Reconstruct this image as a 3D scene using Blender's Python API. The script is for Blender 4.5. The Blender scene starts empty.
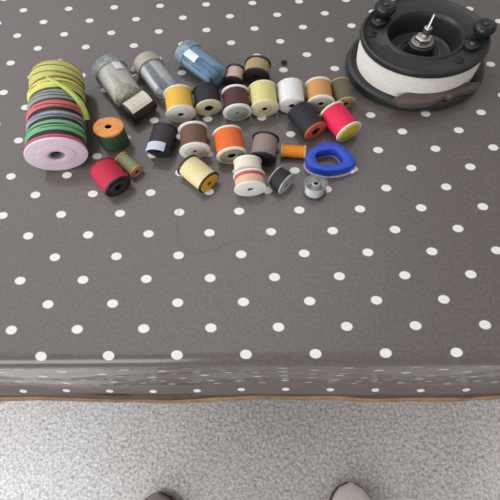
import bpy, bmesh, math, random
from mathutils import Vector, Matrix, noise

random.seed(7)
C = bpy.context.scene.collection
PI = math.pi

# ---------------------------------------------------------------- camera
cam_data = bpy.data.cameras.new('camera')
cam_data.sensor_width = 36.0
cam_data.sensor_fit = 'HORIZONTAL'
cam_data.lens = 36.0 * 460.0 / 500.0
cam_data.clip_start = 0.01
cam = bpy.data.objects.new('camera', cam_data)
C.objects.link(cam)
m = Matrix([[0.999443, 0.014174, 0.030221], [0.000312, 0.901365, -0.433061], [-0.033378, 0.432829, 0.900858]])
cam.matrix_world = Matrix.Translation((0.00000, -0.06492, 1.04752)) @ m.to_4x4()
bpy.context.scene.camera = cam

# ---------------------------------------------------------------- daylight
world = bpy.data.worlds.new('daylight')
bpy.context.scene.world = world
world.use_nodes = True
bg = world.node_tree.nodes['Background']
# a room with its window side (left) bright and the far side dim
wt = world.node_tree
w_tc = wt.nodes.new('ShaderNodeTexCoord')
w_dot = wt.nodes.new('ShaderNodeVectorMath'); w_dot.operation = 'DOT_PRODUCT'
w_dot.inputs[1].default_value = Vector((-0.34, 0.30, 0.88)).normalized()
wt.links.new(w_tc.outputs['Generated'], w_dot.inputs[0])
w_rp = wt.nodes.new('ShaderNodeValToRGB'); w_rp.color_ramp.interpolation = 'EASE'
w_rp.color_ramp.elements[0].position = 0.0; w_rp.color_ramp.elements[0].color = (0.40, 0.375, 0.36, 1)
w_rp.color_ramp.elements[1].position = 1.0; w_rp.color_ramp.elements[1].color = (2.35, 2.32, 2.42, 1)
e = w_rp.color_ramp.elements.new(0.68); e.color = (0.62, 0.60, 0.59, 1)
wt.links.new(w_dot.outputs['Value'], w_rp.inputs['Fac'])
wt.links.new(w_rp.outputs['Color'], bg.inputs['Color'])
bg.inputs['Strength'].default_value = 0.71

def area_light(name, loc, target, sx, sy, power, col):
    l = bpy.data.lights.new(name, 'AREA')
    l.shape = 'RECTANGLE'; l.size = sx; l.size_y = sy
    l.energy = power; l.color = col
    o = bpy.data.objects.new(name, l)
    C.objects.link(o)
    o.location = loc
    d = Vector(target) - Vector(loc)
    o.rotation_euler = d.to_track_quat('-Z', 'Y').to_euler()
    return o
area_light('window_daylight', (-1.9, -0.45, 1.75), (0, 0.15, 0.7), 1.3, 1.2, 20, (0.94, 0.98, 1.0))
area_light('front_fill', (-1.1, -2.0, 1.35), (0, 0.1, 0.7), 1.4, 1.3, 26, (0.97, 0.98, 1.0))  # added fill from the front, brightens the end faces turned to the camera
low = area_light('left_floor_fill', (-0.68, -0.42, 1.15), (-0.58, -0.27, 0.0), 0.22, 0.22, 1.75, (0.82, 0.93, 1.0))  # added narrow lamp, makes the bright pool on the left carpet
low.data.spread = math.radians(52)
far = area_light('right_floor_fill', (0.95, -0.35, 1.1), (0.62, -0.10, 0.0), 0.25, 0.25, 0.5, (0.92, 0.96, 1.0))  # weak added lamp, lifts the right side of the carpet
far.data.spread = math.radians(50)

vs = bpy.context.scene.view_settings
vs.view_transform = 'Standard'
vs.look = 'None'
vs.gamma = 1.0
vs.use_curve_mapping = False
vs.exposure = 0.0

# ---------------------------------------------------------------- materials
def lin(c):
    c = c / 255.0
    return c / 12.92 if c <= 0.04045 else ((c + 0.055) / 1.055) ** 2.4
def rgb(*c):
    return (lin(c[0]), lin(c[1]), lin(c[2]), 1.0)

_mats = {}
def mat(col, rough=0.5, metal=0.0, var=0.10, vscale=300.0, bump=0.0, bscale=900.0, coat=0.0, spec=0.5, name=None):
    key = (col, rough, metal, var, vscale, bump, bscale, coat, spec)
    if key in _mats: return _mats[key]
    M = bpy.data.materials.new(name or 'surface_%d_%d_%d' % col)
    M.use_nodes = True
    nt = M.node_tree; N = nt.nodes; L = nt.links
    b = N['Principled BSDF']
    b.inputs['Roughness'].default_value = rough
    b.inputs['Metallic'].default_value = metal
    b.inputs['Coat Weight'].default_value = coat
    b.inputs['Specular IOR Level'].default_value = spec
    tc = N.new('ShaderNodeTexCoord')
    nz = N.new('ShaderNodeTexNoise'); nz.inputs['Scale'].default_value = vscale
    nz.inputs['Detail'].default_value = 3.0
    L.new(tc.outputs['Object'], nz.inputs['Vector'])
    rp = N.new('ShaderNodeValToRGB')
    c = rgb(*col)
    rp.color_ramp.elements[0].position = 0.3
    rp.color_ramp.elements[1].position = 0.7
    rp.color_ramp.elements[0].color = tuple(v * (1 - var) for v in c[:3]) + (1,)
    rp.color_ramp.elements[1].color = tuple(min(1, v * (1 + var)) for v in c[:3]) + (1,)
    L.new(nz.outputs['Fac'], rp.inputs['Fac'])
    L.new(rp.outputs['Color'], b.inputs['Base Color'])
    if bump:
        n2 = N.new('ShaderNodeTexNoise'); n2.inputs['Scale'].default_value = bscale
        L.new(tc.outputs['Object'], n2.inputs['Vector'])
        bp = N.new('ShaderNodeBump'); bp.inputs['Strength'].default_value = bump
        bp.inputs['Distance'].default_value = 0.0006
        L.new(n2.outputs['Fac'], bp.inputs['Height'])
        L.new(bp.outputs['Normal'], b.inputs['Normal'])
    _mats[key] = M
    return M

def thread(*col):   return mat(col, rough=0.55, var=0.09, vscale=700, bump=0.5, bscale=2500, spec=0.4)
def plastic(*col):  return mat(col, rough=0.32, var=0.05)
def wood(*col):     return mat(col, rough=0.55, var=0.18, vscale=250)
def paper(*col):    return mat(col, rough=0.7, var=0.06, vscale=700)

def clear(col, body=0.25, rough=0.12):
    key = ('clear', col, body, rough)
    if key in _mats: return _mats[key]
    M = bpy.data.materials.new('clear_plastic'); M.use_nodes = True
    nt = M.node_tree; N = nt.nodes; L = nt.links
    b = N['Principled BSDF']; b.inputs['Roughness'].default_value = rough
    b.inputs['Base Color'].default_value = rgb(*col)
    tr = N.new('ShaderNodeBsdfTransparent')
    tr.inputs['Color'].default_value = tuple(0.55 + 0.45 * v for v in rgb(*col)[:3]) + (1,)
    tc = N.new('ShaderNodeTexCoord')
    nz = N.new('ShaderNodeTexNoise'); nz.inputs['Scale'].default_value = 160
    L.new(tc.outputs['Object'], nz.inputs['Vector'])
    mr = N.new('ShaderNodeMapRange')
    mr.inputs['From Min'].default_value = 0.3; mr.inputs['From Max'].default_value = 0.7
    mr.inputs['To Min'].default_value = body * 0.6; mr.inputs['To Max'].default_value = body * 1.4
    L.new(nz.outputs['Fac'], mr.inputs['Value'])
    fr = N.new('ShaderNodeFresnel'); fr.inputs['IOR'].default_value = 1.35
    ad = N.new('ShaderNodeMath'); ad.operation = 'ADD'; ad.use_clamp = True
    L.new(mr.outputs['Result'], ad.inputs[0]); L.new(fr.outputs['Fac'], ad.inputs[1])
    mx = N.new('ShaderNodeMixShader')
    L.new(ad.outputs['Value'], mx.inputs['Fac'])
    L.new(tr.outputs['BSDF'], mx.inputs[1]); L.new(b.outputs['BSDF'], mx.inputs[2])
    L.new(mx.outputs['Shader'], N['Material Output'].inputs['Surface'])
    _mats[key] = M
    return M

def vinyl_material():
    M = bpy.data.materials.new('polka_dot_oilcloth'); M.use_nodes = True
    nt = M.node_tree; N = nt.nodes; L = nt.links
    b = N['Principled BSDF']
    uv = N.new('ShaderNodeUVMap'); uv.uv_map = 'dots'
    sp = N.new('ShaderNodeSeparateXYZ'); L.new(uv.outputs['UV'], sp.inputs[0])
    def mth(op, a, bb=None, c=None):
        n = N.new('ShaderNodeMath'); n.operation = op
        for i, v in enumerate((a, bb, c)):
            if v is None: continue
            if isinstance(v, (int, float)): n.inputs[i].default_value = v
            else: L.new(v, n.inputs[i])
        return n.outputs[0]
    def dist(off):
        u = mth('SUBTRACT', mth('FRACT', mth('ADD', sp.outputs[0], 0.5 + off)), 0.5)
        v = mth('SUBTRACT', mth('FRACT', mth('ADD', mth('MULTIPLY', sp.outputs[1], 0.5), 0.5 + off)), 0.5)
        return mth('SQRT', mth('ADD', mth('MULTIPLY', u, u), mth('MULTIPLY', v, v)))
    d = mth('MINIMUM', dist(0.0), dist(0.5))
    mr = N.new('ShaderNodeMapRange'); mr.interpolation_type = 'SMOOTHSTEP'
    L.new(d, mr.inputs['Value'])
    mr.inputs['From Min'].default_value = 0.074; mr.inputs['From Max'].default_value = 0.094
    mr.inputs['To Min'].default_value = 1.0; mr.inputs['To Max'].default_value = 0.0
    tc = N.new('ShaderNodeTexCoord')
    nz = N.new('ShaderNodeTexNoise'); nz.inputs['Scale'].default_value = 420; nz.inputs['Detail'].default_value = 4
    L.new(tc.outputs['Object'], nz.inputs['Vector'])
    rp = N.new('ShaderNodeValToRGB')
    rp.color_ramp.elements[0].position = 0.3; rp.color_ramp.elements[1].position = 0.7
    rp.color_ramp.elements[0].color = rgb(94, 87, 83); rp.color_ramp.elements[1].color = rgb(108, 101, 97)
    L.new(nz.outputs['Fac'], rp.inputs['Fac'])
    mx = N.new('ShaderNodeMix'); mx.data_type = 'RGBA'
    L.new(mr.outputs['Result'], mx.inputs['Factor'])
    L.new(rp.outputs['Color'], mx.inputs['A']); mx.inputs['B'].default_value = rgb(236, 234, 228)
    L.new(mx.outputs['Result'], b.inputs['Base Color'])
    b.inputs['Roughness'].default_value = 0.18
    b.inputs['Specular IOR Level'].default_value = 0.62
    n2 = N.new('ShaderNodeTexNoise'); n2.inputs['Scale'].default_value = 900
    L.new(tc.outputs['Object'], n2.inputs['Vector'])
    bp = N.new('ShaderNodeBump'); bp.inputs['Strength'].default_value = 0.12; bp.inputs['Distance'].default_value = 0.0003
    L.new(n2.outputs['Fac'], bp.inputs['Height']); L.new(bp.outputs['Normal'], b.inputs['Normal'])
    return M

def carpet_material():
    M = bpy.data.materials.new('carpet'); M.use_nodes = True
    nt = M.node_tree; N = nt.nodes; L = nt.links
    b = N['Principled BSDF']; b.inputs['Roughness'].default_value = 0.95
    b.inputs['Specular IOR Level'].default_value = 0.1
    tc = N.new('ShaderNodeTexCoord')
    n1 = N.new('ShaderNodeTexNoise'); n1.inputs['Scale'].default_value = 190; n1.inputs['Detail'].default_value = 4
    n1.inputs['Distortion'].default_value = 0.6
    n3 = N.new('ShaderNodeTexNoise'); n3.inputs['Scale'].default_value = 6
    L.new(tc.outputs['Object'], n1.inputs['Vector']); L.new(tc.outputs['Object'], n3.inputs['Vector'])
    rp = N.new('ShaderNodeValToRGB')
    rp.color_ramp.elements[0].position = 0.32; rp.color_ramp.elements[1].position = 0.62
    rp.color_ramp.elements[0].color = rgb(142, 136, 132); rp.color_ramp.elements[1].color = rgb(194, 190, 187)
    L.new(n1.outputs['Fac'], rp.inputs['Fac'])
    mx = N.new('ShaderNodeMix'); mx.data_type = 'RGBA'; mx.blend_type = 'MULTIPLY'
    r2 = N.new('ShaderNodeValToRGB')
    r2.color_ramp.elements[0].position = 0.35; r2.color_ramp.elements[1].position = 0.65
    r2.color_ramp.elements[0].color = (0.93, 0.91, 0.90, 1); r2.color_ramp.elements[1].color = (1, 1, 1, 1)
    L.new(n3.outputs['Fac'], r2.inputs['Fac'])
    mx.inputs['Factor'].default_value = 1.0
    L.new(rp.outputs['Color'], mx.inputs['A']); L.new(r2.outputs['Color'], mx.inputs['B'])
    L.new(mx.outputs['Result'], b.inputs['Base Color'])
    return M

# ---------------------------------------------------------------- object helpers
def link(name, bm, material, parent=None, smooth=True):
    bmesh.ops.recalc_face_normals(bm, faces=bm.faces[:])
    me = bpy.data.meshes.new(name)
    bm.to_mesh(me); bm.free()
    if smooth:
        for p in me.polygons: p.use_smooth = True
        me.set_sharp_from_angle(angle=math.radians(40))
    me.materials.append(material)
    o = bpy.data.objects.new(name, me)
    C.objects.link(o)
    if parent:
        o.parent = parent
        base = Vector(parent.location)
        q = parent
        while q.parent:
            q = q.parent; base += Vector(q.location)
        me.transform(Matrix.Translation(-base))
    return o

def tag(o, label, cat, group=None, kind=None):
    o['label'] = label; o['category'] = cat
    if group: o['group'] = group
    if kind: o['kind'] = kind
    return o

def thing(name, loc, label, cat, group=None):
    o = bpy.data.objects.new(name, None)
    o.empty_display_size = 0.01
    C.objects.link(o); o.location = loc
    return tag(o, label, cat, group)

FLAT = 0.8          # spools sit a little squashed, like those in the photo
class Axis:
    """A frame for turned shapes: t runs from point a towards b, r away from the axis."""
    def __init__(s, a, b, flat=FLAT):
        s.a = Vector(a); v = Vector(b) - s.a
        s.len = v.length; s.d = v.normalized()
        s.side = s.d.cross(Vector((0, 0, 1)))
        if s.side.length < 1e-3: s.side = Vector((1, 0, 0))
        s.side.normalize()
        s.up = s.side.cross(s.d).normalized() * flat
    def at(s, r, th, t):
        return s.a + s.d * t + s.side * (r * math.cos(th)) + s.up * (r * math.sin(th))

class Upright:
    """The same frame standing on end: t runs upwards."""
    def __init__(s, c, ys=0.85):
        s.a = Vector(c); s.d = Vector((0, 0, 1)); s.side = Vector((1, 0, 0)); s.up = Vector((0, ys, 0))
    at = Axis.at

def lathe(ax, profile, n=44, bm=None, wob=None):
    """turn a closed (r, t) outline about the axis"""
    bm = bm or bmesh.new()
    rings = []
    for k in range(n):
        th = 2 * PI * k / n
        rings.append([bm.verts.new(ax.at(r * (wob(th, t) if wob else 1), th, t)) for r, t in profile])
    m = len(profile)
    for k in range(n):
        A, B = rings[k], rings[(k + 1) % n]
        for i in range(m):
            j = (i + 1) % m
            bm.faces.new((A[i], A[j], B[j], B[i]))
    return bm

def ring_profile(r0, r1, t0, t1, bev=0.0004):
    b = min(bev, (r1 - r0) * .3, abs(t1 - t0) * .4)
    return [(r0, t0), (r1 - b, t0), (r1 - b * .3, t0 + b * .3), (r1, t0 + b), (r1, t1 - b), (r1 - b * .3, t1 - b * .3), (r1 - b, t1), (r0, t1)]

def disc_profile(r1, t0, t1, bev=0.0004):
    return ring_profile(1e-5, r1, t0, t1, bev)

def wound_profile(r0, rb, t0, t1, bulge=0.03, ridge=0.012, n=22):
    pr = [(r0, t0)]
    for i in range(n + 1):
        f = i / n
        e = 1 + bulge * (1 - (2 * f - 1) ** 2)
        pr.append((rb * e * (1 + (ridge if i % 2 else -ridge)), t0 + (t1 - t0) * f))
    pr.append((r0, t1))
    return pr

def patch(ax, r, th0, th1, t0, t1, thick=0.0003, n=14):
    bm = bmesh.new()
    lay = []
    for rr in (r, r + thick):
        rows = []
        for i in range(n + 1):
            th = th0 + (th1 - th0) * i / n
            rows.append([bm.verts.new(ax.at(rr, th, t)) for t in (t0, t1)])
        lay.append(rows)
    for i in range(n):
        for q, rows in enumerate(lay):
            bm.faces.new((rows[i][0], rows[i][1], rows[i + 1][1], rows[i + 1][0]))
        for e in (0, 1):
            bm.faces.new((lay[0][i][e], lay[0][i + 1][e], lay[1][i + 1][e], lay[1][i][e]))
    for i in (0, n):
        bm.faces.new((lay[0][i][0], lay[0][i][1], lay[1][i][1], lay[1][i][0]))
    return bm

def tube(points, r, n=8, bm=None, closed=False):
    bm = bm or bmesh.new()
    pts = [Vector(p) for p in points]
    rings = []
    for i, p in enumerate(pts):
        a = pts[max(i - 1, 0)]; b = pts[min(i + 1, len(pts) - 1)]
        d = (b - a).normalized()
        s = d.cross(Vector((0, 0, 1)))
        if s.length < 1e-4: s = d.cross(Vector((0, 1, 0)))
        s.normalize(); u = s.cross(d)
        rr = r[i] if isinstance(r, (list, tuple)) else r
        rings.append([bm.verts.new(p + (s * math.cos(2 * PI * k / n) + u * math.sin(2 * PI * k / n)) * rr) for k in range(n)])
    for i in range(len(rings) - 1):
        for k in range(n):
            bm.faces.new((rings[i][k], rings[i][(k + 1) % n], rings[i + 1][(k + 1) % n], rings[i + 1][k]))
    bm.faces.new(rings[0]); bm.faces.new(rings[-1][::-1])
    return bm

def prism(outline, z0, z1, bev=0.0006, hole=None):
    """extruded outline (optionally with an inner outline of its own), edges bevelled"""
    bm = bmesh.new()
    def loop(pts, z): return [bm.verts.new((x, y, z)) for x, y in pts]
    if hole is None:
        lo, hi = loop(outline, z0), loop(outline, z1)
        bm.faces.new(hi); bm.faces.new(lo[::-1])
        n = len(lo)
        for i in range(n): bm.faces.new((lo[i], lo[(i + 1) % n], hi[(i + 1) % n], hi[i]))
    else:
        n = len(outline)
        ol, oh, il, ih = loop(outline, z0), loop(outline, z1), loop(hole, z0), loop(hole, z1)
        for i in range(n):
            j = (i + 1) % n
            bm.faces.new((ol[i], ol[j], oh[j], oh[i])); bm.faces.new((il[i], ih[i], ih[j], il[j]))
            bm.faces.new((oh[i], oh[j], ih[j], ih[i])); bm.faces.new((ol[i], il[i], il[j], ol[j]))
    bmesh.ops.recalc_face_normals(bm, faces=bm.faces[:])
    if bev:
        es = [e for e in bm.edges if len(e.link_faces) == 2 and e.calc_face_angle(0) > 0.6]
        bmesh.ops.bevel(bm, geom=es, offset=bev, segments=2, affect='EDGES', profile=0.5)
    return bm

def resample(loop, n, soften=2):
    """n evenly spaced points round a closed outline, corners softened"""
    pts = [Vector(p) for p in loop]
    for _ in range(soften):
        q = []
        for i, p in enumerate(pts):
            b = pts[(i + 1) % len(pts)]
            q += [p.lerp(b, 0.22), p.lerp(b, 0.78)]
        pts = q
    seg = [(pts[(i + 1) % len(pts)] - pts[i]).length for i in range(len(pts))]
    tot = sum(seg); out = []
    c = sum(pts, Vector((0, 0))) / len(pts)
    st = min(range(len(pts)), key=lambda i: abs(math.atan2(pts[i].y - c.y, pts[i].x - c.x) + PI * .5))
    pts = pts[st:] + pts[:st]; seg = seg[st:] + seg[:st]
    if sum(pts[i].x * pts[(i + 1) % len(pts)].y - pts[(i + 1) % len(pts)].x * pts[i].y for i in range(len(pts))) < 0:
        pts = [pts[0]] + pts[:0:-1]; seg = seg[::-1]
    i = 0; acc = 0.0
    for k in range(n):
        s = tot * k / n
        while acc + seg[i] < s: acc += seg[i]; i += 1
        out.append(tuple(pts[i].lerp(pts[(i + 1) % len(pts)], (s - acc) / seg[i])))
    return out

# ---------------------------------------------------------------- the setting: carpeted floor
def frange(a, b, s):
    n = int(round((b - a) / s)); return [a + (b - a) * i / n for i in range(n + 1)]
xs = [-2.6, -1.8, -1.2, -0.85] + frange(-0.68, 0.62, 0.003) + [0.8, 1.2, 1.8, 2.6]
ys = [-2.4, -1.4, -0.8, -0.45] + frange(-0.30, 0.12, 0.003) + [0.3, 0.6, 1.0, 1.6, 2.4]
bm = bmesh.new()
grid = []
for y in ys:
    row = []
    for x in xs:
        z = 0.0
        if -0.68 <= x <= 0.62 and -0.30 <= y <= 0.12:
            v = Vector((x * 150, y * 190, 0))
            z = -0.004 + 0.0022 * noise.noise(v) + 0.0013 * noise.noise(v * 2.3) - 0.001
        row.append(bm.verts.new((x, y, min(z, 0.0))))
    grid.append(row)
for j in range(len(ys) - 1):
    for i in range(len(xs) - 1):
        bm.faces.new((grid[j][i], grid[j][i + 1], grid[j + 1][i + 1], grid[j + 1][i]))
floor = link('floor', bm, carpet_material())
floor['kind'] = 'structure'; floor['label'] = 'grey beige short pile carpet'

# ---------------------------------------------------------------- table under the cloth
TOP = 0.75
tw = wood(120, 88, 58)
X0, X1, Y0, Y1 = -0.62, 0.58, 0.012, 0.80
table = thing('table', (0, 0.4, 0), 'wooden table hidden under the polka dot oilcloth', 'table')
def box(x0, x1, y0, y1, z0, z1, bev=0.003):
    return prism([(x0, y0), (x1, y0), (x1, y1), (x0, y1)], z0, z1, bev)
link('tabletop', box(X0, X1, Y0, Y1, TOP - 0.03, TOP - 0.0012), tw, table)
for lx in (X0 + 0.10, X1 - 0.10):
    for ly in (Y0 + 0.13, Y1 - 0.10):
        link('leg', box(lx - 0.03, lx + 0.03, ly - 0.03, ly + 0.03, 0, TOP - 0.03), tw, table)

# ---------------------------------------------------------------- polka dot oilcloth
UV = [[22.21996, -0.11262], [1.14499, 55.86955], [3.27713, -0.17825]]
def dot_uv(x, y):
    return (UV[0][0] * x + UV[1][0] * y + UV[2][0], UV[0][1] * x + UV[1][1] * y + UV[2][1])

def cloth():
    bm = bmesh.new(); uvl = bm.loops.layers.uv.new('dots')
    flat = {}
    # inner outline of the flat top; the cloth then rolls over the edge and hangs
    rc = 0.03; inset = 0.012
    base = []
    corners = [(X0 + inset, 0.0062, PI, 1.5 * PI), (X1 - inset, 0.0062, 1.5 * PI, 2 * PI),
               (X1 - inset, Y1 - inset, 0, .5 * PI), (X0 + inset, Y1 - inset, .5 * PI, PI)]
    for q, (cx, cy, a0, a1) in enumerate(corners):
        sx = 1 if cx < 0 else -1; sy = 1 if cy < 0.3 else -1
        for k in range(9):
            a = a0 + (a1 - a0) * k / 8
            base.append((Vector((cx + sx * rc + rc * math.cos(a), cy + sy * rc + rc * math.sin(a))), Vector((math.cos(a), math.sin(a)))))
        nx = corners[(q + 1) % 4]
        sx2 = 1 if nx[0] < 0 else -1; sy2 = 1 if nx[1] < 0.3 else -1
        p0 = base[-1][0]; nrm = base[-1][1]
        p1 = Vector((nx[0] + sx2 * rc + rc * math.cos(nx[2]), nx[1] + sy2 * rc + rc * math.sin(nx[2])))
        n = 150 if q in (0, 2) else 70
        for k in range(1, n): base.append((p0.lerp(p1, k / n), nrm))
    # profile: outward distance, height, per ring
    prof = [(0.0, 0.0)]
    for k in range(1, 9):
        a = k / 8 * PI * 0.53
        prof.append((0.0095 * math.sin(a), -0.0105 * (1 - math.cos(a))))
    o0, h0 = prof[-1]
    for k in range(1, 31):
        f = k / 30
        prof.append((o0 - 0.0165 * f ** 0.9, h0 - 0.160 * f))
    o1, h1 = prof[-1]
    for k in range(1, 9):       # the hem kicks outwards
        f = k / 8
        prof.append((o1 + 0.0075 * f ** 1.3, h1 - 0.020 * f))
    rings = []
    arc = 0.0
    for i, (o, h) in enumerate(prof):
        if i: arc += (1.05 if i > 8 else 1.0) * math.hypot(o - prof[i - 1][0], h - prof[i - 1][1])
        amt = max(0.0, min(1.0, (i - 7) / 10.0))
        ring = []
        for (p, nr) in base:
            s = p.x * abs(nr.y) + p.y * abs(nr.x)
            w = amt * (1 - .5 * max(0, i - 30) / 16) * (0.0016 * math.sin(s * 23 + h * 9) + 0.0012 * noise.noise(Vector((s * 17, h * 26, 1.7))) * 2)
            # long soft fold running along just behind the edge
            q = p + nr * (o + w)
            z = TOP + h
            if 0 < i < 6: z += 0.0006 * noise.noise(Vector((s * 9, i * .3, 5.0)))
            v = bm.verts.new((q.x, q.y, z))
            fl = p + nr * arc
            flat[v] = dot_uv(fl.x, fl.y)
            ring.append(v)
        rings.append(ring)
    n = len(base)
    top = bm.faces.new(rings[0])
    for a, b in zip(rings, rings[1:]):
        for k in range(n):
            bm.faces.new((a[k], b[k], b[(k + 1) % n], a[(k + 1) % n]))
    for f in bm.faces:
        for l in f.loops: l[uvl].uv = flat[l.vert]
    return bm, prof, base
bm, prof, base = cloth()
oc = link('tablecloth', bm, vinyl_material())
tag(oc, 'dark grey oilcloth with small white polka dots covering the table', 'tablecloth')
def hem(r0, r1, material, name):
    bm = bmesh.new(); rows = []
    for o, h in ((r0[0], r0[1]), (r1[0], r1[1])):
        rows.append([])
        for p, nr in base:
            s = p.x * abs(nr.y) + p.y * abs(nr.x)
            w = 0.0016 * math.sin(s * 23 + h * 9) + 0.0016 * noise.noise(Vector((s * 31, h * 40, 3.7)))
            rows[-1].append(bm.verts.new((p.x + nr.x * (o + w), p.y + nr.y * (o + w), TOP + h)))
    n = len(base)
    for k in range(n): bm.faces.new((rows[0][k], rows[1][k], rows[1][(k + 1) % n], rows[0][(k + 1) % n]))
    o = link(name, bm, material, oc)
    md = o.modifiers.new('thick', 'SOLIDIFY'); md.thickness = 0.0012
    return o
ob, hb = prof[-1]
hem((ob - 0.001, hb + 0.002), (ob + 0.001, hb - 0.016), mat((92, 70, 56), rough=0.8, var=.3, vscale=60, name='hem_fold'), 'hem')['label'] = 'brown turned hem'
hem((ob - 0.004, hb - 0.016), (ob + 0.003, hb - 0.028), mat((160, 130, 100), rough=0.9, var=0.3, vscale=60, name='hem_backing'), 'backing_edge')['label'] = 'tan cloth backing showing at the hem'

# ---------------------------------------------------------------- spools
def spool(name, a, b, R, rb, label, th, fl, face=None, face_r=0.72, hole=0.24, ft=0.0016, back=None, core=None,
          cat='thread spool', group='thread spools on the oilcloth', ax=None, face_col_hole=None):
    """a, b: middle of the near and far end faces; R flange radius; rb thread radius"""
    ax = ax or Axis(a, b)
    L = ax.len if hasattr(ax, 'len') else (Vector(b) - Vector(a)).length
    mid = (Vector(a) + Vector(b)) / 2
    root = thing(name, (mid.x, mid.y, TOP), label, cat, group)
    h = R * hole
    link('thread', lathe(ax, wound_profile(h, rb, ft * .8, L - ft * .8)), th, root)
    link('flange', lathe(ax, ring_profile(h, R, 0, ft, 0.0005)), fl, root)
    link('flange', lathe(ax, ring_profile(h, R, L - ft, L, 0.0005)), back or fl, root)
    link('core', lathe(ax, ring_profile(h * .72, h * 1.02, 0.0004, L - 0.0004)), core or plastic(40, 36, 34), root)
    if face:
        link('end_label', lathe(ax, ring_profile(h * 1.1, R * face_r, -0.0004, 0.0002, 0.0001)), face, root)
    return root

CREAM = plastic(232, 226, 208); WHITE = plastic(236, 234, 230); BLACK = plastic(34, 33, 34)
SPOOLS = [
  # a, b, R,                                  thread fraction, label, thread, flange, options
  ((-0.0659, 0.1966, 0.7598), (-0.0699, 0.2200, 0.7598), 0.0123, 0.88, 'golden yellow thread on a white spool, left end of the back row', thread(240,192,80), CREAM, dict(face=paper(222,214,204), hole=.2)),
  ((-0.0434, 0.2032, 0.7589), (-0.0471, 0.2235, 0.7589), 0.0111, 0.93, 'black thread on a spool with a cream end and a dark hole', thread(42,41,46), plastic(212,204,168), dict(back=plastic(46,44,46), hole=.34)),
  ((-0.0198, 0.1972, 0.7594), (-0.0222, 0.2194, 0.7594), 0.0118, 0.86, 'dark maroon thread on a white spool with a grey green end label', thread(88,50,52), WHITE, dict(face=paper(168,180,166), face_r=.78, hole=.12)),
  ((0.0025, 0.2007, 0.7594), (0.0003, 0.2236, 0.7594), 0.0118, 0.88, 'pale lemon thread on a cream spool in the back row', thread(226,216,142), plastic(232,224,186), dict(face=paper(214,190,166), face_r=.5, hole=.2)),
  ((0.0246, 0.2038, 0.7588), (0.0238, 0.2263, 0.7588), 0.0110, 0.93, 'plain white thread on a white spool in the back row', thread(236,234,232), WHITE, dict()),
  ((0.0482, 0.2050, 0.7591), (0.0472, 0.2263, 0.7591), 0.0114, 0.87, 'tan thread on a white spool in the back row', thread(204,150,88), plastic(230,224,214), dict(face=paper(178,174,170), face_r=.8, hole=.22)),
  ((0.0690, 0.2064, 0.7568), (0.0652, 0.2297, 0.7568), 0.0086, 0.93, 'olive brown thread on the slim spool at the right end of the back row', thread(104,95,70), wood(176,152,120), dict()),
  ((0.0685, 0.1748, 0.7594), (0.0557, 0.1971, 0.7594), 0.0117, 0.88, 'hot pink thread on a cream spool with a yellow end', thread(232,34,78), plastic(236,222,192), dict(face=paper(204,180,52), face_r=.76, hole=.1)),
  ((0.0426, 0.1775, 0.7582), (0.0294, 0.2000, 0.7582), 0.0103, 0.97, 'black thread on a reddish wooden spool leaning towards the pink one', thread(36,37,43), wood(186,92,62), dict(back=BLACK, hole=.4)),
  ((-0.0525, 0.1592, 0.7597), (-0.0553, 0.1815, 0.7597), 0.0121, 0.84, 'brown thread on a white spool in the middle row', thread(116,86,66), WHITE, dict(face=paper(220,208,202), face_r=.7, hole=.14)),
  ((-0.0236, 0.1542, 0.7596), (-0.0279, 0.1768, 0.7596), 0.0120, 0.9, 'bright orange thread on a white spool in the middle row', thread(238,112,48), plastic(236,230,218), dict(face=paper(150,142,116), face_r=.8, hole=.3)),
  ((-0.0812, 0.1610, 0.7582), (-0.0778, 0.1834, 0.7582), 0.0103, 0.94, 'dark plum thread on a black spool with a white paper tab', thread(62,52,58), BLACK, dict(hole=.2)),
  ((-0.1089, 0.1281, 0.7588), (-0.1242, 0.1468, 0.7588), 0.0110, 0.97, 'crimson thread on a black ended spool beside the tall rainbow stack', thread(198,40,68), BLACK, dict(back=thread(150,30,50), hole=.3, face=plastic(58,56,60), face_r=.62)),
  ((-0.0976, 0.1443, 0.7550), (-0.1119, 0.1584, 0.7550), 0.0063, 0.86, 'small wooden spool of sage green thread behind the crimson spool', thread(150,156,112), wood(198,150,108), dict(hole=.3)),
  ((-0.0403, 0.1307, 0.7582), (-0.0583, 0.1481, 0.7582), 0.0102, 0.9, 'pale yellow thread on a black flanged spool with an amber end', thread(236,222,164), BLACK, dict(face=plastic(232,170,36), face_r=.84, hole=.2)),
  ((-0.0005, 0.1506, 0.7586), (0.0029, 0.1717, 0.7586), 0.0108, 0.88, 'taupe thread on a black flanged spool beside the small orange one', thread(152,133,128), BLACK, dict()),
  ((0.0340, 0.1603, 0.7547), (0.0145, 0.1623, 0.7547), 0.0059, 0.86, 'small spool of orange thread lying sideways beside the blue ring', thread(238,136,26), wood(206,160,112), dict(hole=.3)),
  ((-0.0046, 0.2365, 0.7592), (-0.0028, 0.2523, 0.7592), 0.0115, 0.88, 'khaki thread on a black flanged spool at the very back', thread(176,156,112), plastic(38,36,34), dict()),
  ((-0.0243, 0.2328, 0.7568), (-0.0219, 0.2484, 0.7568), 0.0085, 0.84, 'small black spool of pale pink thread at the back beside the blue vial', thread(204,180,168), BLACK, dict()),
]
roots = []
for a, b, R, fr, label, th, fl, opt in SPOOLS:
    roots.append(spool('thread_spool', a, b, R, R * fr, label, th, fl, **opt))

# white paper tab on the plum spool
a, b, R = SPOOLS[11][:3]
ax = Axis(a, b)
link('paper_tab', patch(ax, R * 1.0, PI * .30, PI * .80, -0.0045, 0.0035), paper(206, 216, 232), roots[11])['label'] = 'white paper tab'

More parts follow.
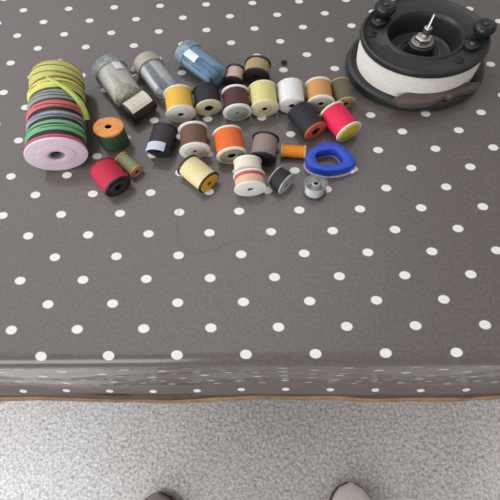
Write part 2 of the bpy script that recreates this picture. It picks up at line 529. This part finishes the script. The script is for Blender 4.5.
# black spool with a wide cream label
a, b, R = (-0.1114, 0.1991, 0.7580), (-0.0936, 0.2159, 0.7580), 0.0100
ax = Axis(a, b)
rt = spool('thread_spool', a, b, R, R * .93, 'black spool with a wide cream paper label lying against the clear vial', thread(58,46,42), BLACK, BLACK, ft=0.003)
link('paper_label', patch(ax, R * .985, PI * .22, PI * .72, ax.len * .10, ax.len * .93), paper(226, 220, 202), rt)['label'] = 'cream paper label'
for k in range(4):
    q = PI * (.30 + .1 * k)
    link('printed_line', patch(ax, R * 1.012, q, q + .05, ax.len * .2, ax.len * .8, 0.0001, 3), paper(196, 186, 160), rt)

# green thread on an orange spool, standing on end
gc = (-0.1202, 0.1775, 0.7500)
zt = 0.0195
R = 0.0121
up = Upright(gc, 0.80)
rt = thing('thread_spool', gc, 'dark green thread on an orange spool standing on its end', 'thread spool', 'thread spools on the oilcloth')
link('flange', lathe(up, ring_profile(.0028, R, zt - .0022, zt, .0006)), wood(244, 160, 84), rt)['label'] = 'orange end flange with a dark hole'
link('flange', lathe(up, ring_profile(.0028, R * .97, 0, .0018, .0005)), wood(60, 66, 56), rt)
link('thread', lathe(up, wound_profile(.0028, R * .92, .0015, zt - .002)), thread(66, 98, 72), rt)
link('core', lathe(up, ring_profile(.0022, .0029, .0004, zt - .0006)), plastic(36, 26, 22), rt)

# two small bobbins end to end
def bobbin(a, b, R, rb, label, th, fl, hole=.2, ft=.0014, face=None, R2=None):
    ax = Axis(a, b); L = ax.len; mid = (Vector(a) + Vector(b)) / 2
    root = thing('bobbin', (mid.x, mid.y, TOP), label, 'bobbin', 'bobbins in front of the spools')
    link('thread', lathe(ax, wound_profile(R * hole, rb, ft * .8, L - ft * .8, .05, .012, 12)), th, root)
    link('flange', lathe(ax, ring_profile(R * hole, R, 0, ft, .0006)), fl, root)
    link('flange', lathe(ax, ring_profile(R * hole, R2 or R, L - ft, L, .0006)), fl, root)
    link('core', lathe(ax, ring_profile(R * hole * .7, R * hole * 1.02, .0004, L - .0004)), mat((150, 146, 142), .4), root)
    return root, ax
bw = plastic(240, 234, 222)
rt, ax = bobbin((-0.0112, 0.1391, 0.7588), (-0.0116, 0.1493, 0.7588), 0.0110, 0.0098, 'white bobbin of cream thread behind the peach one', thread(238,232,206), bw)
rt, ax = bobbin((-0.0093, 0.1231, 0.7598), (-0.0104, 0.1357, 0.7598), 0.0122, 0.0106, 'white bobbin of peach thread nearest the front of the table', thread(238,192,162), plastic(243, 238, 232))
link('red_band', lathe(ax, ring_profile(.009, .0113, ax.len - .0046, ax.len - .0016, .0008)), thread(196, 92, 92), rt)['label'] = 'dull red thread band'
rt, ax = bobbin((0.0183, 0.1287, 0.7578), (0.0092, 0.1366, 0.7578), 0.0097, 0.0082, 'clear sided bobbin of black thread', thread(40,42,46), clear((225,225,222), .5), hole=.22, ft=.0012)
# empty clear bobbin standing up
cb = (0.0391, 0.1262, 0.7500)
up = Upright(cb, .85)
rt = thing('bobbin', cb, 'see-through empty bobbin standing below the blue ring', 'bobbin', 'bobbins in front of the spools')
R = .0088; H = .0125
link('flange', lathe(up, ring_profile(.002, R, H - .0012, H, .0004)), clear((238,240,240), .06), rt)
link('flange', lathe(up, ring_profile(.002, R, 0, .0014, .0004)), mat((70,68,68), .3), rt)
link('core', lathe(up, ring_profile(.0018, .0030, .001, H - .0006, .0004)), mat((200,200,200), .25, .7), rt)
link('sleeve', lathe(up, ring_profile(R * .86, R * .9, .0014, H - .0012, .0001)), clear((238,240,240), .02), rt)

# ---------------------------------------------------------------- rainbow stack of cord spools
sa, sb, SR = (-0.1566, 0.1516, 0.7687), (-0.1711, 0.2324, 0.7687), 0.0233
sax = Axis(sa, sb)
SL = sax.len
STACK = [  # from the near end: share of length, radius, cord colour, label
  (0.000, 0.062, 1.00, (214,112,140), 'pink cord spool with a white end disc, front of the rainbow stack'),
  (0.120, 0.236, 0.97, (128,192,138), 'green cord spool second from the front of the rainbow stack'),
  (0.278, 0.350, 0.96, (166,166,178), 'slate grey cord spool between green and red in the stack'),
  (0.398, 0.478, 0.97, (218,116,114), 'coral red cord spool in the middle of the rainbow stack'),
  (0.512, 0.618, 0.95, (158,162,156), 'sage grey cord spool behind the coral red one in the stack'),
  (0.645, 0.765, 0.96, (228,224,120), 'bright yellow cord spool with a loose lime strand'),
  (0.800, 1.000, 0.94, (206,208,122), 'yellow green cord spool at the far end of the rainbow stack'),
]
blk = mat((38, 38, 42), .5)
for k, (f0, f1, rr, col, label) in enumerate(STACK):
    t0, t1 = f0 * SL, f1 * SL
    mid = sax.at(0, 0, (t0 + t1) / 2)
    rt = thing('cord_spool', (mid.x, mid.y, TOP), label, 'cord spool', 'cord spools in the rainbow stack')
    R = SR * rr
    pr = [(R * .25, t0)]
    for i in range(13):
        f = i / 12
        pr.append((R * (.955 + .035 * math.sin(PI * f)) * (1 + (.006 if i % 2 else -.006)), t0 + (t1 - t0) * f))
    pr.append((R * .25, t1))
    gap = ((STACK[k + 1][0] if k < 6 else 1.03) - f1) * SL * .49
    gap0 = (f0 - STACK[k - 1][1]) * SL * .49 if k else 0
    link('cord', lathe(sax, pr, 56, wob=lambda th, t: 1 + .012 * noise.noise(Vector((math.cos(th) * 2.2, math.sin(th) * 2.2, t * 300)))), thread(*col), rt)
    for shade in ((1.12, .72) if k else ()):
        bm = bmesh.new()
        for q in range(2):
            ph = random.uniform(0, 2 * PI); tc = t0 + (t1 - t0) * random.uniform(.38, .62); am = (t1 - t0) * random.uniform(.10, .26)
            tube([sax.at(R * .985, 2 * PI * i / 40, tc + am * math.sin(2 * PI * i / 40 + ph)) for i in range(41)], .0006, 6, bm)
        link('cord_strand', bm, thread(*[min(250, int(c * shade)) for c in col]), rt)
    if k == 0:
        link('end_disc', lathe(sax, ring_profile(R * .27, R, -.0006, .0016, .0008), 56), plastic(238, 222, 236), rt)['label'] = 'white pink tinted end disc'
        link('end_label', lathe(sax, ring_profile(R * .33, R * .62, -.0009, -.0004, .0001), 56), paper(242, 214, 230), rt)
        link('rim', lathe(sax, ring_profile(R * .9, R * 1.005, .0016, .0030, .0006), 56), plastic(206, 58, 92), rt)['label'] = 'red rim'
        link('core', lathe(sax, ring_profile(R * .2, R * .275, 0, t1), 40), plastic(150, 150, 158), rt)
        link('flange', lathe(sax, ring_profile(R * .25, R * .955, t1, t1 + gap, .0004), 56), blk, rt)
    else:
        fc = blk if k < 4 else plastic(74, 80, 58) if k == 4 else plastic(88, 92, 52) if k == 5 else plastic(196, 130, 66)
        link('flange', lathe(sax, ring_profile(R * .25, R * .95, t0 - gap0, t0, .0004), 56), fc, rt)
        link('flange', lathe(sax, ring_profile(R * .25, R * .955, t1, t1 + gap, .0004), 56), blk if k < 4 else fc, rt)
        link('core', lathe(sax, ring_profile(R * .2, R * .26, t0, t1), 40), plastic(120, 118, 120), rt)
    if k in (2, 1):
        link('dark_strand', lathe(sax, ring_profile(R * .9, R * 1.0, t0 + (t1 - t0) * .45, t0 + (t1 - t0) * .62, .0006), 56), thread(40, 42, 48), rt)
    if k == 5:
        pts = []; rad = []
        for i in range(17):
            f = i / 16
            th = PI * (.50 - .52 * f)
            pts.append(sax.at(SR * (1.0 + .03 * math.sin(PI * f)), th, SL * (.74 - .36 * f)))
            rad.append(.0011 + .0022 * f * (1 - .25 * f))
        link('loose_strand', tube(pts, rad), thread(196, 218, 110), rt)['label'] = 'loose lime strand'
        pts2 = [sax.at(SR * 1.01, PI * (.50 - .36 * i / 10), SL * (.75 - .24 * i / 10)) for i in range(11)]
        link('loose_strand', tube(pts2, .0009), thread(210, 222, 120), rt)

# ---------------------------------------------------------------- clear vials
def vial(a, b, R, label, capmat, body, cap_len=.009, cap_scale=1.08, taper=.92):
    ax = Axis(a, b, .85); L = ax.len
    mid = (Vector(a) + Vector(b)) / 2
    root = thing('plastic_vial', (mid.x, mid.y, TOP), label, 'plastic vial', 'plastic vials behind the spools')
    w = .0007
    out = [(R, cap_len * .6)]
    for i in range(1, 7): out.append((R * (1 - (1 - taper) * i / 6), cap_len * .6 + (L - cap_len * .6 - R * .35) * i / 6))
    rt_ = R * taper
    for i in range(1, 6):
        a_ = i / 5 * PI / 2 * .98
        out.append((rt_ * math.cos(a_), L - R * .35 + R * .35 * math.sin(a_)))
    inn = [(max(r - w, 1e-5), t - (w if i > 6 else 0)) for i, (r, t) in enumerate(out)]
    link('tube', lathe(ax, out + inn[::-1]), body, root)
    rc = R * cap_scale
    pr = [(1e-5, -.0004)]
    for i in range(0, 7):
        a_ = i / 6 * PI / 2
        pr.append((rc * (.72 + .28 * math.sin(a_)), -.0004 + .0035 * (1 - math.cos(a_))))
    pr += [(rc, cap_len), (R * .8, cap_len), (R * .8, cap_len * .5), (1e-5, cap_len * .5)]
    link('cap', lathe(ax, pr), capmat, root)
    return root, ax

rt, ax = vial((-0.1340, 0.2522, 0.7609), (-0.1083, 0.2114, 0.7609), 0.0136, 'clear round ended vial of beige scraps behind the cream labelled spool', clear((205,212,212), .30, .2), clear((236,236,232), .08), cap_len=.011)
def lumpy(ax, R, t0, t1, seed, amp=.16):
    pr = [(1e-5, t0)] + [(R * math.sin(PI * (.14 + .72 * i / 12)) ** .4, t0 + (t1 - t0) * i / 12) for i in range(13)] + [(1e-5, t1)]
    return lathe(ax, pr, 36, wob=lambda th, t: 1 + amp * noise.noise(Vector((math.cos(th) * 3, math.sin(th) * 3 + seed, t * 420))))
link('contents', lumpy(ax, .0106, .011, ax.len * .95, 3.0, .12), mat((206, 196, 172), .8, var=.4, vscale=520, bump=.6), rt)['label'] = 'beige scraps'
link('label_or_glint_strip', patch(ax, .0133, PI * .56, PI * .74, .008, .021), paper(232, 236, 236), rt)  # white patch painted as the highlight on the clear plastic

rt, ax = vial((-0.1019, 0.2593, 0.7588), (-0.0787, 0.2224, 0.7588), 0.0110, 'clear vial with a beige cap between the other two vials', mat((182, 174, 160), .45, var=.05), clear((238,240,242), .06), cap_len=.012, cap_scale=1.12)
link('cap_tab', tube([ax.at(.011, PI * .0, .004), ax.at(.016, PI * -.0, .006)], [.0034, .0022], 10), mat((182, 174, 160), .45, var=.05), rt)

rt, ax = vial((-0.0681, 0.2698, 0.7592), (-0.0344, 0.2352, 0.7592), 0.0115, 'clear vial holding bright blue pins at the back of the pile', clear((200,216,226), .35, .2), clear((190,212,226), .12), cap_len=.010)
bm = bmesh.new()
for k in range(16):
    a0 = random.uniform(0, 2 * PI); r0 = .0078 * math.sqrt(random.random()); a1 = a0 + random.uniform(-.6, .6)
    r1 = .0075 * math.sqrt(random.random())
    tube([ax.at(r0, a0, .013 + random.uniform(0, .006)), ax.at(r1, a1, ax.len * random.uniform(.80, .93))], .0012, 6, bm)
link('contents', bm, plastic(86, 160, 206), rt)['label'] = 'blue pins'
link('label_or_glint_strip', patch(ax, .0113, PI * .26, PI * .46, .009, .024), paper(222, 232, 240), rt)['label'] = 'white label strip'

# ---------------------------------------------------------------- blue plastic ring
outer = resample([(0.0325, 0.1529), (0.0375, 0.1604), (0.0472, 0.1659), (0.0576, 0.1656), (0.0659, 0.1596), (0.0717, 0.1481), (0.0697, 0.1436), (0.0596, 0.1397), (0.0483, 0.1386), (0.0373, 0.1425), (0.0330, 0.1472)], 44)
inner = resample([(0.0401, 0.1522), (0.0423, 0.1569), (0.0528, 0.1592), (0.0570, 0.1579), (0.0619, 0.1488), (0.0601, 0.1458), (0.0509, 0.1440), (0.0427, 0.1456)], 44, 1)
cx = sum(p[0] for p in outer) / 44; cy = sum(p[1] for p in outer) / 44
rt = thing('plastic_ring', (cx, cy, TOP), 'royal blue plastic ring lying flat at the right of the spools', 'plastic ring')
link('ring_body', prism(outer, TOP + .0012, TOP + .0095, .0009, inner), mat((34, 74, 186), .35, var=.06), rt)
grow = [(cx + (x - cx) * 1.04, cy + (y - cy) * 1.05) for x, y in outer]
link('base_rim', prism(grow, TOP, TOP + .0014, .0003, inner), plastic(206, 176, 180), rt)['label'] = 'pale pink base rim'
link('tab', prism([(0.0672, 0.1439), (0.0724, 0.1466), (0.0737, 0.1442), (0.0685, 0.1411)], TOP + .0005, TOP + .003, .0004), plastic(232, 230, 228), rt)['label'] = 'white tab'

# ---------------------------------------------------------------- fishing reel
rc = (0.1319, 0.2517, 0.7835)
rc = (rc[0], rc[1], TOP)
reel = thing('fishing_reel', rc, 'large black fishing reel wound with white line', 'fishing reel')
up = Upright(rc, 0.87)
dark = mat((43, 45, 44), .34, var=.08, vscale=120)
link('back_plate', lathe(up, [(1e-5, 0), (.0545, 0), (.0575, .0012), (.0585, .004), (.0575, .0072), (.055, .0084), (.0535, .0074), (1e-5, .007)], 96), dark, reel)
link('line', lathe(up, wound_profile(.038, .0495, .0068, .0300, .012, .004, 30), 96), mat((222, 218, 210), .6, var=.08, vscale=400, bump=.3), reel)['label'] = 'white wound line'
DZ = .0035
def lift(pr, dz=DZ): return [(r, t + dz) for r, t in pr]
link('face_plate', lathe(up, lift([(.033, .0262), (.049, .0262), (.0508, .0272), (.0517, .0295), (.0510, .0318), (.0494, .0325), (.0476, .0316),
     (.0455, .0308), (.0335, .0308), (.0318, .0322), (.0302, .0322), (.0290, .0308), (.0280, .0275), (.0272, .0200), (.0255, .0150), (.0225, .0135), (.013, .0135),
     (.0115, .0150), (.0108, .0230), (.0085, .0242), (1e-5, .0242), (1e-5, .0110), (.030, .0110)]), 96), dark, reel)
silver = mat((196, 194, 188), .22, .9, var=.05)
link('spindle_nut', lathe(up, ring_profile(.0022, .0072, .0280, .0325, .0008), 6), silver, reel)['label'] = 'silver spindle nut'
link('washer', lathe(up, ring_profile(.0040, .0092, .0274, .0286, .0004), 40), mat((150, 146, 138), .3, .8), reel)
pin = Upright((rc[0] + .0012, rc[1] + .001, TOP), .9)
link('spindle', lathe(pin, disc_profile(.0034, .028, .0405, .0008), 24), silver, reel)
link('spindle', tube([(rc[0] + .001, rc[1] + .001, TOP + .039), (rc[0] + .0035, rc[1] + .004, TOP + .0495)], [.0016, .0010], 12), silver, reel)
link('drag_ring', lathe(up, ring_profile(.0165, .0185, .0170, .0182, .0004), 48), mat((120, 108, 92), .35, .6), reel)
for kx, ky in ((0.1014, 0.2741), (0.1753, 0.2481)):
    kn = Upright((kx, ky, TOP), .9)
    k_ = link('knob', lathe(kn, [(1e-5, .0340), (.0062, .0340), (.0058, .0362), (.0072, .0385), (.0086, .0410), (.0088, .0432), (.0080, .0452), (.0062, .0462), (.0045, .0457), (1e-5, .0457)], 40), mat((36, 36, 38), .3, var=.06), reel)
    link('knob_screw', lathe(kn, disc_profile(.0022, .0455, .0464, .0004), 20), mat((90, 88, 86), .3, .8), k_)
for sx, sy in ((0.0962, 0.2659), (0.1651, 0.2361)):
    sk = Upright((sx, sy, TOP), .9)
    s_ = link('screw_boss', lathe(sk, disc_profile(.0062, .0340, .0378, .0008), 32), mat((28, 28, 30), .35), reel)
    link('screw', lathe(sk, disc_profile(.0022, .0372, .0386, .0004), 20), mat((110, 108, 104), .3, .8), s_)
for sx, sy in ((0.0899, 0.2539), (0.1533, 0.2225)):
    link('hole_disc', lathe(Upright((sx, sy, TOP), .9), disc_profile(.0040, .0340, .0349, .0003), 24), mat((18, 18, 19), .5), reel)  # near-black discs standing in for holes in the face plate
ft = mat((88, 77, 70), .45, var=.15, vscale=60)
link('reel_foot', prism([(0.1051, 0.2049), (0.1162, 0.2104), (0.1313, 0.2148), (0.1479, 0.2180), (0.1691, 0.2200), (0.1777, 0.2192), (0.1750, 0.2139), (0.1640, 0.2105), (0.1563, 0.2075), (0.1517, 0.2045), (0.1482, 0.2067), (0.1428, 0.2032), (0.1351, 0.1993), (0.1207, 0.1976), (0.1099, 0.1990)], TOP + .0085, TOP + .0145, .0012), ft, reel)['label'] = 'brown grey reel foot'
link('foot_screw', lathe(Upright((0.1538, 0.2121, 0.7560)[:2] + (TOP,), .9), disc_profile(.0026, .0, .0085, .0006), 20), silver, reel)

# ---------------------------------------------------------------- loose bits
pts = []
for x, y in [(-0.0153, 0.1236), (-0.0085, 0.1094), (-0.0012, 0.0973), (0.0031, 0.0890), (-0.0013, 0.0858), (-0.0129, 0.0868), (-0.0259, 0.0838), (-0.0359, 0.0783), (-0.0488, 0.0761), (-0.0591, 0.0795), (-0.0633, 0.0885), (-0.0650, 0.1019), (-0.0636, 0.1139)]: pts.append(Vector((x, y, TOP + .0005)))
sm = []
for i in range(len(pts) - 1):
    p0 = pts[max(i - 1, 0)]; p1 = pts[i]; p2 = pts[i + 1]; p3 = pts[min(i + 2, len(pts) - 1)]
    for k in range(6):
        t = k / 6
        sm.append(.5 * ((2 * p1) + (p2 - p0) * t + (2 * p0 - 5 * p1 + 4 * p2 - p3) * t * t + (3 * p1 - p0 - 3 * p2 + p3) * t ** 3))
tag(link('loose_thread', tube(sm, .00012, 6), mat((142, 134, 130), .5, name='fine_thread')), 'fine stray thread trailing over the oilcloth below the bobbins', 'thread')
tag(link('lint_scrap', tube([(0.0179, 0.2615, 0.7512), (0.0201, 0.2615, 0.7522), (0.0228, 0.2613, 0.7512)], [.0009, .0015, .0009]), thread(52, 48, 46)), 'tiny dark scrap behind the white and tan spools', 'lint')

# ---------------------------------------------------------------- shoes at the bottom of the picture
def shoe(tip, turn, label, upper, sole):
    root = thing('shoe', tip, label, 'shoe', 'shoes on the carpet')
    def loft(wid, hts, z0f):
        bm = bmesh.new(); rows = []
        n = 28
        for i in range(n + 1):
            t = i / n; y = -.275 * t
            w = wid(t); h = hts(t)
            row = []
            for k in range(20):
                a = 2 * PI * k / 20
                cx_, sz = math.cos(a), math.sin(a)
                x = w * math.copysign(abs(cx_) ** .8, cx_)
                z = z0f + (h - z0f) * (.5 + .5 * math.copysign(abs(sz) ** .75, sz))
                v = Matrix.Rotation(turn, 3, 'Z') @ Vector((x, y, 0))
                row.append(bm.verts.new((tip[0] + v.x, tip[1] + v.y, z)))
            rows.append(row)
        for a, b in zip(rows, rows[1:]):
            for k in range(20): bm.faces.new((a[k], a[(k + 1) % 20], b[(k + 1) % 20], b[k]))
        bm.faces.new(rows[0][::-1]); bm.faces.new(rows[-1])
        return bm
    def wid(t):
        nose = math.sqrt(max(0, 1 - (1 - min(t / .22, 1)) ** 2)) if t < .22 else 1
        heel = math.sqrt(max(0.02, 1 - max(0, (t - .86) / .14) ** 2))
        return max(.004, .043 * nose * heel * (1 - .22 * max(0, min((t - .3) / .3, 1))))
    def hts(t): return .026 + .032 * min(1, t / .3) ** .7 + .03 * max(0, t - .4)
    link('sole', loft(lambda t: wid(t) + .0035, lambda t: .017, 0.0), sole, root)
    link('upper', loft(wid, hts, .012), upper, root)
shoe((0.1660, -0.0854, 0.0), math.radians(-4), 'pale beige shoe toe at the bottom right of centre', mat((204, 194, 188), .8, bump=.3), mat((74, 62, 56), .7))
shoe((-0.2195, -0.1035, 0.0), math.radians(4), 'grey shoe toe at the bottom left of centre', mat((122, 112, 106), .8, bump=.3), mat((74, 64, 58), .7))
